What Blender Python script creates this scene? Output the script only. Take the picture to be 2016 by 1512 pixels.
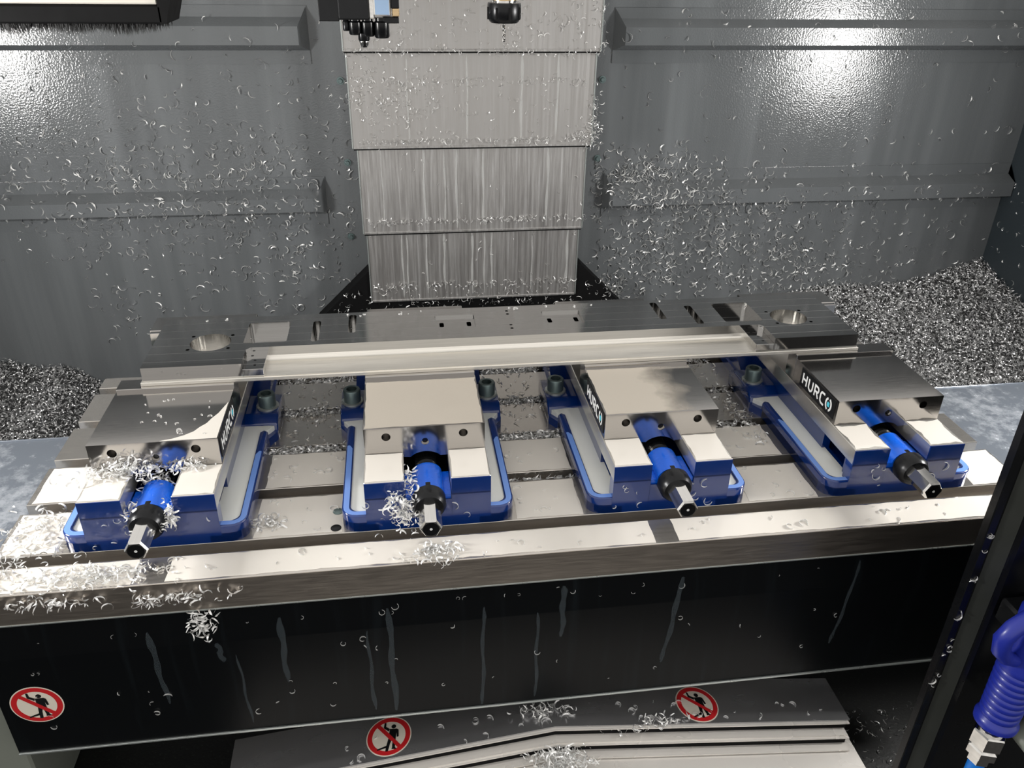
import bpy, bmesh, math, random
import numpy as np
from mathutils import Vector, Matrix
from mathutils.geometry import tessellate_polygon

for o in list(bpy.data.objects):
    bpy.data.objects.remove(o)
random.seed(7)
rng = np.random.default_rng(11)
S = 0.001                       # everything below is measured in millimetres
scn = bpy.context.scene
col = scn.collection

# ------------------------------------------------------------------ camera
F_PX = 1605.9851
cam_loc = Vector((481.8885, -738.3615, 642.7763))
PIT, YAW, ROL = -0.5037, -0.1459, 0.0178
right = Vector((math.cos(YAW), math.sin(YAW), 0))
fwd = Vector((-math.sin(YAW) * math.cos(PIT), math.cos(YAW) * math.cos(PIT), math.sin(PIT)))
up = right.cross(fwd)
r2 = math.cos(ROL) * right + math.sin(ROL) * up
u2 = -math.sin(ROL) * right + math.cos(ROL) * up
cd = bpy.data.cameras.new('camera')
cam = bpy.data.objects.new('camera', cd)
col.objects.link(cam)
mw = Matrix((r2, u2, -fwd)).transposed().to_4x4()
mw.translation = cam_loc * S
cam.matrix_world = mw
cd.sensor_width = 36.0
cd.lens = F_PX / 2016 * 36.0
cd.clip_start = 0.01
cd.clip_end = 50
scn.camera = cam

# ------------------------------------------------------------------ world (the bright workshop outside the machine)
w = bpy.data.worlds.new('workshop')
scn.world = w
w.use_nodes = True
bgn = w.node_tree.nodes['Background']
bgn.inputs['Color'].default_value = (1.0, 0.97, 0.93, 1)
bgn.inputs['Strength'].default_value = 1.0
LAMP = 122.0
scn.view_settings.view_transform = 'Standard'
scn.view_settings.look = 'None'
scn.view_settings.gamma = 1
scn.view_settings.exposure = 0.0
scn.view_settings.use_curve_mapping = False


# ------------------------------------------------------------------ materials
def srgb(r, g, b):
    f = lambda c: (c / 255 / 12.92) if c <= 10 else ((c / 255 + 0.055) / 1.055) ** 2.4
    return (f(r), f(g), f(b), 1)


class NT:
    def __init__(self, name):
        self.m = bpy.data.materials.new(name)
        self.m.use_nodes = True
        self.t = self.m.node_tree
        self.b = self.t.nodes['Principled BSDF']

    def n(self, typ, **kw):
        x = self.t.nodes.new(typ)
        for k, v in kw.items():
            if k in x.inputs:
                x.inputs[k].default_value = v
            else:
                setattr(x, k, v)
        return x

    def l(self, a, b):
        self.t.links.new(a, b)

    def coords(self, scale=(1, 1, 1)):
        tc = self.n('ShaderNodeTexCoord')
        mp = self.n('ShaderNodeMapping')
        mp.inputs['Scale'].default_value = scale
        self.l(tc.outputs['Object'], mp.inputs['Vector'])
        return mp.outputs['Vector']

    def noise(self, scale, vec_scale=(1, 1, 1), detail=3.0, rough=0.5):
        x = self.n('ShaderNodeTexNoise')
        x.inputs['Scale'].default_value = scale
        x.inputs['Detail'].default_value = detail
        x.inputs['Roughness'].default_value = rough
        self.l(self.coords(vec_scale), x.inputs['Vector'])
        return x.outputs['Fac']

    def ramp(self, fac, stops):
        x = self.n('ShaderNodeValToRGB')
        while len(x.color_ramp.elements) < len(stops):
            x.color_ramp.elements.new(0.5)
        for e, (p, c) in zip(x.color_ramp.elements, stops):
            e.position = p
            e.color = c if len(c) == 4 else (*c, 1)
        self.l(fac, x.inputs['Fac'])
        return x.outputs['Color']

    def rng(self, fac, a, b, lo=0.3, hi=0.7):
        x = self.n('ShaderNodeMapRange')
        x.inputs['From Min'].default_value = lo
        x.inputs['From Max'].default_value = hi
        x.inputs['To Min'].default_value = a
        x.inputs['To Max'].default_value = b
        self.l(fac, x.inputs['Value'])
        return x.outputs['Result']

    def bump(self, h, strength, dist=0.001):
        x = self.n('ShaderNodeBump')
        x.inputs['Strength'].default_value = strength
        x.inputs['Distance'].default_value = dist
        self.l(h, x.inputs['Height'])
        self.l(x.outputs['Normal'], self.b.inputs['Normal'])


def simple(name, c, rough=0.5, metal=0.0, coat=0.0, noise=None):
    k = NT(name)
    k.b.inputs['Base Color'].default_value = c
    k.b.inputs['Roughness'].default_value = rough
    k.b.inputs['Metallic'].default_value = metal
    k.b.inputs['Coat Weight'].default_value = coat
    k.b.inputs['Coat Roughness'].default_value = 0.08
    sc, d = noise or (40, 0.06)
    f = k.noise(sc)
    k.l(k.rng(f, max(rough - d, 0.02), rough + d), k.b.inputs['Roughness'])
    return k.m


def steel(name, c, rough, vec=(1, 30, 30), nsc=18, bump=0.02, var=0.12, metal=1.0):
    k = NT(name)
    f = k.noise(nsc, vec, 4)
    c2 = tuple(v * (1 - var) for v in c[:3])
    c3 = tuple(min(1, v * (1 + var * 0.5)) for v in c[:3])
    k.l(k.ramp(f, [(0.3, c2), (0.7, c3)]), k.b.inputs['Base Color'])
    k.b.inputs['Metallic'].default_value = metal
    k.l(k.rng(f, rough * 0.85, rough * 1.15), k.b.inputs['Roughness'])
    k.bump(f, bump, 0.0004)
    return k.m


M = {}
M['table'] = steel('table_steel', (0.58, 0.55, 0.51), 0.2, (1, 8, 8), 30, 0.004, 0.05, 0.85)
M['table_side'] = steel('table_side_steel', (0.44, 0.395, 0.35), 0.36, (1, 20, 20), 30, 0.004, 0.04)
M['ground'] = steel('ground_steel', (0.70, 0.68, 0.64), 0.22, (1, 25, 25), 40, 0.004, 0.03, 0.8)
M['jaw'] = steel('jaw_steel', (0.46, 0.445, 0.43), 0.12, (1, 25, 25), 60, 0.004, 0.03)
M['chrome'] = steel('chrome_steel', (0.70, 0.69, 0.67), 0.12, (20, 1, 20), 10, 0.01)
M['zinc'] = simple('dark_zinc', srgb(112, 128, 128), 0.34, 0.7)
M['washer'] = simple('washer_steel', srgb(178, 184, 182), 0.3, 0.7)
M['blue'] = simple('dark_blue_paint', srgb(0, 43, 112), 0.2, 0, 0.9, (60, 0.05))
M['bright_blue'] = simple('bright_blue_paint', srgb(8, 98, 222), 0.28, 0, 0.4, (60, 0.05))
M['gun_blue'] = simple('gun_blue_plastic', srgb(26, 40, 140), 0.34, 0, 0.1)
M['hose_blue'] = simple('hose_blue', srgb(20, 110, 200), 0.4)
M['black'] = simple('black_steel', srgb(24, 25, 27), 0.28, 0.5)
M['black_gloss'] = simple('black_gloss_paint', srgb(11, 12, 14), 0.25)
M['black_gloss'].node_tree.nodes['Principled BSDF'].inputs['Specular IOR Level'].default_value = 0.3
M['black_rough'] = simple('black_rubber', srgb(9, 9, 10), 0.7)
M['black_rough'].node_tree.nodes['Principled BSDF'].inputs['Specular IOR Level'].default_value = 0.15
M['bristle'] = simple('black_bristle', srgb(10, 10, 11), 0.5)
M['white_print'] = simple('white_print', srgb(225, 226, 225), 0.45)
M['black_print'] = simple('black_print', srgb(14, 15, 17), 0.35)
M['red_print'] = simple('red_print', srgb(190, 28, 34), 0.4)
M['cream_print'] = simple('cream_print', srgb(222, 214, 200), 0.4)
M['teal_print'] = simple('teal_print', srgb(78, 190, 210), 0.4)
M['cream'] = simple('cream_paint', srgb(205, 200, 190), 0.4)
M['head_paint'] = simple('light_grey_paint', srgb(225, 224, 220), 0.4)
M['olive'] = simple('olive_grey_paint', srgb(120, 124, 116), 0.4)
M['bevel_reflection'] = simple('dark_bevel_reflection', srgb(40, 42, 39), 0.35)
M['milky'] = simple('milky_coolant', srgb(234, 236, 232), 0.12, 0, 0.3)
kf = NT('coolant_film_reflection_fade')  # dried film whose alpha fade paints a soft reflection edge
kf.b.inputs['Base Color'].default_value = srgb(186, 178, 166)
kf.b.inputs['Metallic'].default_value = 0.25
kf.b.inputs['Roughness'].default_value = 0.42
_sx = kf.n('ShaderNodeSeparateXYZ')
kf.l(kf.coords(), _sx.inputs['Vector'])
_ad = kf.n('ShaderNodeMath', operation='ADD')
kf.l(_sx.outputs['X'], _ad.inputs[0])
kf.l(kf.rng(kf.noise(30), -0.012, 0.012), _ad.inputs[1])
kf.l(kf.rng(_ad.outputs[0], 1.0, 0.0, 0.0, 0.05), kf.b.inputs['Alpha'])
M['reflect_fade_film'] = kf.m
M['dull_film'] = simple('dried_coolant_film', srgb(186, 178, 166), 0.42, 0.25)
M['film'] = simple('milky_coolant_film', srgb(216, 211, 203), 0.16, 0, 0.2)
M['drip'] = simple('milky_drip', srgb(205, 206, 204), 0.35)
M['drip'].node_tree.nodes['Principled BSDF'].inputs['Alpha'].default_value = 0.45
M['rim_sheen_film'] = simple('pale_blue_sheen_film', srgb(112, 150, 222), 0.2)
M['streak'] = simple('dried_coolant', srgb(70, 80, 86), 0.5)
M['streak'].node_tree.nodes['Principled BSDF'].inputs['Alpha'].default_value = 0.35
M['chip'] = steel('aluminium_chip', (0.88, 0.88, 0.87), 0.34, (1, 1, 1), 150, 0.0, 0.1, 0.65)
M['heap_chip'] = steel('heap_chip_aluminium', (0.78, 0.78, 0.78), 0.32, (1, 1, 1), 150, 0.0, 0.2, 0.86)
M['way'] = steel('way_cover_steel', (0.74, 0.71, 0.67), 0.28, (1, 1, 1), 6, 0.0, 0.012, 0.3)
M['way_dark'] = steel('way_cover_dark_steel', (0.42, 0.42, 0.43), 0.25, (1, 3, 3), 8, 0.0, 0.05, 0.8)
M['blueglass'] = simple('pale_blue_label', srgb(140, 165, 195), 0.3)
M['brass'] = steel('brass_ring', (0.62, 0.46, 0.27), 0.25)
M['gasket'] = simple('wet_swarf', (0.06, 0.06, 0.06, 1), 0.5, 0.6)


def wall_mat(name, c, rough, bumpk, streak):
    k = NT(name)
    f = k.noise(300, (1, 1, 1), 1, 0.5)
    g = k.noise(3.0, (8, 1, 0.5), 3)
    c1 = tuple(v * 0.92 for v in c[:3])
    c2 = tuple(v * (1.0 + streak) for v in c[:3])
    k.l(k.ramp(g, [(0.4, c1), (0.72, c2)]), k.b.inputs['Base Color'])
    k.b.inputs['Roughness'].default_value = rough
    k.bump(f, bumpk, 0.0014)
    return k.m


M['wall'] = wall_mat('grey_wall_paint', srgb(96, 99, 101), 0.15, 0.27, 0.2)
M['rib'] = wall_mat('grey_rib_paint', srgb(96, 99, 101), 0.15, 0.27, 0.02)
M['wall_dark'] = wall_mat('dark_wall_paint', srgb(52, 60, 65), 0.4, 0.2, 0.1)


def cover_mat(name, lo, hi):
    k = NT(name)
    f = k.noise(7, (26, 26, 0.5), 4, 0.6)
    g = k.noise(30, (9, 9, 0.5), 5, 0.7)
    mix = k.n('ShaderNodeMath', operation='MULTIPLY')
    k.l(f, mix.inputs[0]); k.l(g, mix.inputs[1])
    k.l(k.ramp(mix.outputs[0], [(0.12, lo), (0.27, (0.42, 0.41, 0.40)), (0.45, hi)]), k.b.inputs['Base Color'])
    k.b.inputs['Metallic'].default_value = 0.75
    k.l(k.rng(f, 0.34, 0.52), k.b.inputs['Roughness'])
    return k.m


M['cover'] = cover_mat('stainless_cover_streaked', (0.30, 0.29, 0.28), (0.56, 0.56, 0.56))
M['cover_smooth'] = cover_mat('stainless_cover_smooth', (0.40, 0.385, 0.37), (0.46, 0.45, 0.44))


def plate_mat():
    # milled aluminium: fine cutter lines running along the plate
    k = NT('milled_aluminium')
    f = k.noise(22, (0.6, 60, 60), 4)
    k.l(k.ramp(f, [(0.3, (0.47, 0.465, 0.455)), (0.7, (0.53, 0.525, 0.515))]), k.b.inputs['Base Color'])
    k.b.inputs['Metallic'].default_value = 1
    wv = k.n('ShaderNodeTexWave', wave_type='BANDS', bands_direction='Y')
    wv.inputs['Scale'].default_value = 0.314 / 0.024
    k.l(k.coords(), wv.inputs['Vector'])
    wv.inputs['Distortion'].default_value = 0.0
    k.l(k.rng(wv.outputs['Fac'], 0.1, 0.32, 0.994, 1.0), k.b.inputs['Roughness'])
    k.b.inputs['Anisotropic'].default_value = 0.3
    return k.m


M['plate'] = plate_mat()
M['plate_floor'] = steel('milled_aluminium_floor', (0.84, 0.81, 0.75), 0.36, (0.6, 60, 60), 22, 0.05)


def apron_mat():
    k = NT('black_apron_paint')
    k.b.inputs['Base Color'].default_value = srgb(16, 18, 21)
    f = k.noise(5, (9, 1, 0.6), 4, 0.6)
    k.b.inputs['Specular IOR Level'].default_value = 0.12
    k.l(k.ramp(f, [(0.55, srgb(9, 11, 13)), (0.85, srgb(20, 25, 28))]), k.b.inputs['Base Color'])
    k.b.inputs['Roughness'].default_value = 0.3
    k.bump(k.noise(500), 0.05, 0.0004)
    return k.m


M['apron'] = apron_mat()


def tray_mat():
    k = NT('wet_tray_steel')
    f = k.noise(55, (1, 1, 1), 6, 0.7)
    g = k.noise(7)
    mu = k.n('ShaderNodeMath', operation='MULTIPLY')
    k.l(f, mu.inputs[0]); k.l(g, mu.inputs[1])
    k.l(k.ramp(mu.outputs[0], [(0.24, srgb(116, 122, 131)), (0.36, srgb(160, 165, 172))]), k.b.inputs['Base Color'])
    k.b.inputs['Metallic'].default_value = 0.35
    k.l(k.rng(f, 0.1, 0.3), k.b.inputs['Roughness'])
    k.bump(f, 0.12, 0.0008)
    return k.m


M['tray'] = tray_mat()


def pan_mat():
    k = NT('black_wet_pan')
    f = k.noise(260, (1, 1, 1), 3)
    k.l(k.ramp(f, [(0.6, srgb(9, 10, 9)), (0.78, srgb(46, 52, 46))]), k.b.inputs['Base Color'])
    k.b.inputs['Roughness'].default_value = 0.45
    k.bump(f, 0.3, 0.001)
    return k.m


M['pan'] = pan_mat()
M['floor'] = simple('workshop_floor', srgb(26, 25, 24), 0.6)
lm = NT('lamp_glow')
lm.b.inputs['Emission Color'].default_value = (1, 0.98, 0.95, 1)
lm.b.inputs['Emission Strength'].default_value = LAMP
M['lamp'] = lm.m


# ------------------------------------------------------------------ mesh helpers (mm in, metres out)
def link(name, me, mats, parent=None):
    o = bpy.data.objects.new(name, me)
    for m in (mats if isinstance(mats, (list, tuple)) else [mats]):
        me.materials.append(m)
    col.objects.link(o)
    if parent is not None:
        o.parent = parent
    return o


def finish(bm, name, mat, parent=None, smooth=False, recalc=True):
    if recalc:
        bmesh.ops.recalc_face_normals(bm, faces=bm.faces[:])
    bmesh.ops.scale(bm, vec=(S, S, S), verts=bm.verts[:])
    me = bpy.data.meshes.new(name)
    bm.to_mesh(me)
    bm.free()
    if smooth:
        for p in me.polygons:
            p.use_smooth = True
        try:
            me.set_sharp_from_angle(angle=math.radians(40))
        except Exception:
            pass
    return link(name, me, mat, parent)


def tag(o, label, cat, group=None, kind=None):
    o['label'] = label
    o['category'] = cat
    if group:
        o['group'] = group
    if kind:
        o['kind'] = kind
    return o


def thing(name, loc, label, cat, group=None):
    o = bpy.data.objects.new(name, None)
    o.empty_display_size = 0.02
    col.objects.link(o)
    o.location = Vector(loc) * S
    return tag(o, label, cat, group)


def struct(o):
    o['kind'] = 'structure'
    return o


def abox(bm, x0, x1, y0, y1, z0, z1, bev=0.0, seg=1):
    vs = [bm.verts.new((x, y, z)) for z in (z0, z1) for y in (y0, y1) for x in (x0, x1)]
    fs = [bm.faces.new([vs[i] for i in f]) for f in ((0, 2, 3, 1), (4, 5, 7, 6), (0, 1, 5, 4), (2, 6, 7, 3), (0, 4, 6, 2), (1, 3, 7, 5))]
    if bev:
        es = list({e for f in fs for e in f.edges})
        bmesh.ops.bevel(bm, geom=es, offset=bev, segments=seg, affect='EDGES', profile=0.5)


def box(name, mat, dims, parent=None, bev=0.0, seg=1):
    bm = bmesh.new()
    abox(bm, *dims, bev=bev, seg=seg)
    return finish(bm, name, mat, parent)


def acyl(bm, p0, p1, r0, r1=None, n=24, caps=True, rot=0.0):
    r1 = r0 if r1 is None else r1
    p0, p1 = Vector(p0), Vector(p1)
    d = (p1 - p0).normalized()
    a = d.orthogonal().normalized() if abs(d.z) > 0.9 else d.cross(Vector((0, 0, 1))).normalized()
    b = d.cross(a)
    A, B = [], []
    for i in range(n):
        t = 2 * math.pi * i / n + rot
        v = math.cos(t) * a + math.sin(t) * b
        A.append(bm.verts.new(p0 + v * r0))
        B.append(bm.verts.new(p1 + v * r1))
    for i in range(n):
        j = (i + 1) % n
        bm.faces.new((A[i], A[j], B[j], B[i]))
    if caps:
        bm.faces.new(A[::-1])
        bm.faces.new(B)


def lathe(bm, p0, axis, prof, n=32, cap0=True, cap1=True, rot=0.0):
    """prof: list of (distance along the axis, radius)"""
    p0, d = Vector(p0), Vector(axis).normalized()
    a = d.orthogonal().normalized() if abs(d.z) > 0.9 else d.cross(Vector((0, 0, 1))).normalized()
    b = d.cross(a)
    rings = []
    for s, r in prof:
        rings.append([bm.verts.new(p0 + d * s + (math.cos(2 * math.pi * i / n + rot) * a + math.sin(2 * math.pi * i / n + rot) * b) * r) for i in range(n)])
    for A, B in zip(rings, rings[1:]):
        for i in range(n):
            j = (i + 1) % n
            bm.faces.new((A[i], A[j], B[j], B[i]))
    if cap0:
        bm.faces.new(rings[0][::-1])
    if cap1:
        bm.faces.new(rings[-1])


def sweep(bm, pts, rad, n=12, caps=True):
    pts = [Vector(p) for p in pts]
    rads = rad if isinstance(rad, (list, tuple)) else [rad] * len(pts)
    prev = None
    rings = []
    for i, p in enumerate(pts):
        t = (pts[min(i + 1, len(pts) - 1)] - pts[max(i - 1, 0)]).normalized()
        a = t.orthogonal().normalized() if prev is None else (prev - t * prev.dot(t)).normalized()
        prev = a
        b = t.cross(a)
        rings.append([bm.verts.new(p + (math.cos(2 * math.pi * k / n) * a + math.sin(2 * math.pi * k / n) * b) * rads[i]) for k in range(n)])
    for A, B in zip(rings, rings[1:]):
        for k in range(n):
            j = (k + 1) % n
            bm.faces.new((A[k], A[j], B[j], B[k]))
    if caps:
        bm.faces.new(rings[0][::-1])
        bm.faces.new(rings[-1])


def rect(x0, x1, y0, y1, r=0.0, n=4):
    if r <= 0:
        return [(x0, y0), (x1, y0), (x1, y1), (x0, y1)]
    out = []
    for cx, cy, a in ((x1 - r, y0 + r, -90), (x1 - r, y1 - r, 0), (x0 + r, y1 - r, 90), (x0 + r, y0 + r, 180)):
        for i in range(n + 1):
            t = math.radians(a + 90 * i / n)
            out.append((cx + r * math.cos(t), cy + r * math.sin(t)))
    return out


def circ(cx, cy, r, n=32):
    return [(cx + r * math.cos(2 * math.pi * i / n), cy + r * math.sin(2 * math.pi * i / n)) for i in range(n)]


def cap(bm, loops, T):
    """flat face with holes; loops of 2-D points, T maps them to 3-D"""
    L = [[Vector((p[0], p[1], 0)) for p in lp] for lp in loops]
    flat = [p for lp in loops for p in lp]
    vs = [bm.verts.new(T(p)) for p in flat]
    for t in tessellate_polygon(L):
        try:
            bm.faces.new([vs[i] for i in t])
        except ValueError:
            pass


def wall_loop(bm, loop, T0, T1):
    A = [bm.verts.new(T0(p)) for p in loop]
    B = [bm.verts.new(T1(p)) for p in loop]
    for i in range(len(loop)):
        j = (i + 1) % len(loop)
        bm.faces.new((A[i], A[j], B[j], B[i]))


def holed_prism(bm, outer, holes, T, z0, z1):
    """T(p, z) -> 3-D. Solid between z0 and z1, holes = [(loop, floor z or None for through, subholes)] cut from the z1 side."""
    cap(bm, [outer] + [h[0] for h in holes], lambda p: T(p, z1))
    cap(bm, [outer] + [h[0] for h in holes if h[1] is None], lambda p: T(p, z0))
    wall_loop(bm, outer, lambda p: T(p, z0), lambda p: T(p, z1))
    for h in holes:
        lp, zf = h[0], h[1]
        sub = h[2] if len(h) > 2 else []
        zz = z0 if zf is None else zf
        wall_loop(bm, lp, lambda p: T(p, zz), lambda p: T(p, z1))
        if zf is not None:
            cap(bm, [lp] + [s[0] for s in sub], lambda p: T(p, zf))
            for s in sub:
                wall_loop(bm, s[0], lambda p: T(p, s[1]), lambda p: T(p, zf))
                cap(bm, [s[0]], lambda p: T(p, s[1]))
    bmesh.ops.remove_doubles(bm, verts=bm.verts[:], dist=0.001)


XY = lambda p, z: (p[0], p[1], z)
XZ = lambda p, y: (p[0], y, p[1])
YZ = lambda p, x: (x, p[0], p[1])


def prism(bm, outer, T, a, b):
    holed_prism(bm, outer, [], T, a, b)


def round_poly(pts, radii, n=5):
    """round the corners of a polygon"""
    out = []
    N = len(pts)
    for i, p in enumerate(pts):
        r = radii[i]
        if r <= 0:
            out.append(p)
            continue
        P = Vector(p); A = (Vector(pts[i - 1]) - P).normalized(); B = (Vector(pts[(i + 1) % N]) - P).normalized()
        ang = A.angle(B)
        d = r / math.tan(ang / 2)
        p1, p2 = P + A * d, P + B * d
        c = P + (A + B).normalized() * (r / math.sin(ang / 2))
        v1, v2 = p1 - c, p2 - c
        a1 = math.atan2(v1.y, v1.x); a2 = math.atan2(v2.y, v2.x)
        da = (a2 - a1 + math.pi) % (2 * math.pi) - math.pi
        for k in range(n + 1):
            t = a1 + da * k / n
            out.append((c.x + r * math.cos(t), c.y + r * math.sin(t)))
    return out


def copy_tree(o, parent=None):
    c = o.copy()
    col.objects.link(c)
    c.parent = parent
    for ch in list(o.children):
        copy_tree(ch, c)
    return c


# ================================================================== SETTING
WY = 900.0
XL, XR = -560.0, 1825.0
ZTOP = 580.0
ZSIDE = 720.0
ZPAN = -420.0

wall_back = struct(box('wall_back', M['wall'], (XL, XR, WY, WY + 20, ZPAN, ZTOP)))
wall_right = struct(box('wall_right', M['wall_dark'], (XR, XR + 20, -150, WY, ZPAN, ZSIDE)))
wall_left = struct(box('wall_left', M['wall_dark'], (XL - 20, XL, -150, WY, ZPAN, ZSIDE)))
floor = struct(box('floor', M['pan'], (XL - 20, XR + 20, -420, WY + 20, ZPAN - 20, ZPAN)))
floor2 = struct(box('floor', M['floor'], (-4000, 5000, -5000, -420, -960, -930)))


def rib(x0, x1, zt, zb, zs1, zs2, depth, end_left, end_right):
    """a pressed stiffening panel standing proud of the back wall: flange, slope, flat, slope, flange"""
    bm = bmesh.new()
    b, t = 2.0, depth
    slope = 13
    prof = [(0, zt), (b, zt), (b, zs1), (t, zs1 - slope), (t, zs2 + 8), (b, zs2 - 4), (b, zb), (0, zb)]
    e = 16
    def xs(d, x, sgn):
        return x + sgn * max(0, d - b) / (t - b) * e
    A = [bm.verts.new((xs(d, x0, 1) if end_left else x0, WY - d, z)) for d, z in prof]
    B = [bm.verts.new((xs(d, x1, -1) if end_right else x1, WY - d, z)) for d, z in prof]
    n = len(prof)
    for i in range(n):
        j = (i + 1) % n
        bm.faces.new((A[i], A[j], B[j], B[i]))
    for V in (A, B):
        vs = V
        for i in range(1, n - 1):
            bm.faces.new((vs[0], vs[i], vs[i + 1]))
    return finish(bm, 'wall_rib', M['rib'], wall_back)


rib(XL + 2, 338, 526, 428, 507, 455, 30, False, True)
rib(906, XR - 2, 526, 428, 507, 455, 30, True, False)
rib(XL + 2, 342, 220, 124, 197, 150, 30, False, True)
rib(905, XR - 2, 220, 124, 197, 146, 30, True, False)
for x, z in ((388, 398), (389, 246), (384, 96), (890, 398), (890, 246)):
    bm = bmesh.new()
    acyl(bm, (x, WY, z), (x, WY - 2, z), 7, n=16)
    lathe(bm, (x, WY - 2, z), (0, -1, 0), [(0, 4.5), (4, 4.2), (5, 3.5)], n=14)
    finish(bm, 'wall_bolt', M['zinc'], wall_back, True)

# lamps on the side walls
def lamp(x, y0, y1, z0, z1, sgn, label):
    t = thing('work_lamp', (x, (y0 + y1) / 2, (z0 + z1) / 2), label, 'lamp')
    cy, cz = (y0 + y1) / 2, (z0 + z1) / 2
    h, v = (y1 - y0) / 2, (z1 - z0) / 2
    box('lamp_housing', M['black'], (min(0, sgn * 22), max(0, sgn * 22), -h - 12, h + 12, -v - 12, v + 12), t, 3)
    box('lamp_tube', M['lamp'], (min(sgn * 22, sgn * 30), max(sgn * 22, sgn * 30), -h, h, -v, v), t, 3)
    return t


lamp(XR, -20, 140, 250, 480, -1, 'long work lamp upright on the right side wall')
lamp(XL, -20, 140, 250, 480, 1, 'long work lamp upright on the left side wall')

# ================================================================== COLUMN COVER
zc = thing('column_way_cover', (637, 860, 0), 'brushed stainless column cover of overlapping sheets, streaked with coolant', 'way cover')
sheets = [  # x0, x1, top, bottom, front y
    (400, 867, 600, 456, 832), (404, 861, 461, 285, 838), (412, 853, 290, 117, 844), (418, 848, 122, -31, 850)]
sheet_objs = []
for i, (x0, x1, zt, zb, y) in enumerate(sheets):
    bm = bmesh.new()
    abox(bm, x0 - 637, x1 - 637, y - 860, WY - 860 - 1, zb, zt, 1.5, 2)
    sh = finish(bm, 'cover_sheet', M['cover_smooth'] if i < 2 else M['cover'], zc)
    sheet_objs.append(sh)
    bm = bmesh.new()
    abox(bm, x0 - 637 + 2, x1 - 637 - 2, y - 860 - 2.2, y - 860 + 1, zb + 0.5, zb + 5, 0.8, 1)
    finish(bm, 'edge_lip', M['cover'], sh)
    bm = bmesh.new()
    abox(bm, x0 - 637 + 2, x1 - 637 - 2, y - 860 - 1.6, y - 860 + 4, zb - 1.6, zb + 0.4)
    finish(bm, 'edge_shade_strip', M['black_rough'], sh)  # black strip painting the shade line below the sheet edge
    for xs_ in (x0 - 637 - 0.8, x1 - 637 - 1.2):
        bm = bmesh.new()
        abox(bm, xs_, xs_ + 2, y - 860 - 1.5, y - 860 + 3, zb + 2, zt - 2)
        finish(bm, 'side_edge', M['washer'], sh)

def drip(parent, x, zt, zb, y, w):
    bm = bmesh.new()
    n = 10
    for i in range(n + 1):
        f = i / n
        ww = w * (1 + 0.3 * math.sin(i * 1.3 + x)) * (0.3 if i in (0, n) else 1)
        xc = x + 0.8 * math.sin(i * 0.8 + x)
        z = zt + (zb - zt) * f
        for d, yy in ((-ww, 0), (0, -0.3), (ww, 0)):
            bm.verts.new((xc + d - 637, y - 860 - 0.2 + yy, z))
    bm.verts.ensure_lookup_table()
    v = bm.verts
    for i in range(n):
        a = 3 * i
        bm.faces.new((v[a], v[a + 1], v[a + 4], v[a + 3]))
        bm.faces.new((v[a + 1], v[a + 2], v[a + 5], v[a + 4]))
    finish(bm, 'coolant_drip', M['drip'], parent, True)


drip_spots = {1: [(620, 1.6), (722, 2.2), (790, 2.0), (510, 1.2)], 2: [(535, 1.8), (575, 1.6), (598, 2.0), (650, 2.0), (778, 2.2), (455, 1.0)],
              3: [(486, 1.6), (496, 1.3), (535, 1.6), (571, 2.0), (628, 2.0), (653, 1.4), (668, 1.8), (826, 2.4), (752, 1.0)]}
for i, lst in drip_spots.items():
    x0, x1, zt, zb, y = sheets[i]
    for x, w_ in lst:
        drip(sheet_objs[i], x, min(zt, sheets[i - 1][3]) - 2, zb + 8 + random.uniform(0, 20), y, w_)

ft = thing('black_column', (637, 870, -200), 'black sloping column foot below the stainless cover', 'machine base')
bm = bmesh.new()
prism(bm, [(-222, 236), (222, 236), (328, 130), (420, -40), (420, -215), (-460, -215), (-420, -40), (-332, 130)], XZ, -18, 29)
finish(bm, 'foot_plate', M['black_rough'], ft)
bm = bmesh.new()
abox(bm, -225, 225, -60, -18, -215, 150, 4)
finish(bm, 'foot_block', M['black_rough'], ft)

# ================================================================== MILLING HEAD
hd = thing('milling_head', (637, 450, 600), 'milling spindle with black collet nut and thin drill pointing down', 'milling head')
bm = bmesh.new()
abox(bm, -95, 95, -70, 250, 200, 520, 12, 3)
abox(bm, -75, 75, 240, 440, 10, 520, 4)
finish(bm, 'head_housing', M['head_paint'], hd)
bm = bmesh.new()
lathe(bm, (0, 0, 210), (0, 0, -1), [(0, 60), (150, 60), (180, 48), (200, 40), (210, 30)], 40)
finish(bm, 'spindle_nose', M['black'], hd, True)
bm = bmesh.new()
lathe(bm, (0, 0, 4), (0, 0, -1), [(0, 24), (14, 24), (18, 17), (60, 16.5)], 40)
finish(bm, 'tool_holder', M['chrome'], hd, True)
bm = bmesh.new()
lathe(bm, (0, 0, -20), (0, 0, -1), [(0, 15.8), (0.5, 17.2), (14, 17.2), (14.5, 15.8)], 40)
finish(bm, 'brass_collar', M['brass'], hd, True)
bm = bmesh.new()
lathe(bm, (0, 0, -36.5), (0, 0, -1), [(0, 17), (0.5, 22), (3, 22.6), (19, 22.6), (23, 20), (25, 18), (25, 3)], 48)
nut = finish(bm, 'collet_nut', M['black'], hd, True)
for k in range(8):
    a = 2 * math.pi * k / 8 + 0.2
    bm = bmesh.new()
    acyl(bm, (22 * math.cos(a), 22 * math.sin(a), -42), (22 * math.cos(a), 22 * math.sin(a), -57), 1.9, n=8)
    finish(bm, 'nut_slot', M['black_rough'], nut, True)
bm = bmesh.new()
n = 26
for ph in (0, math.pi):
    pts = [(1.1 * math.cos(ph + i * 0.55), 1.1 * math.sin(ph + i * 0.55), -61 - i * 1.0) for i in range(n)]
    sweep(bm, pts, [1.2] * (n - 2) + [0.9, 0.3], 6)
finish(bm, 'drill_bit', M['chrome'], hd, True)

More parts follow.
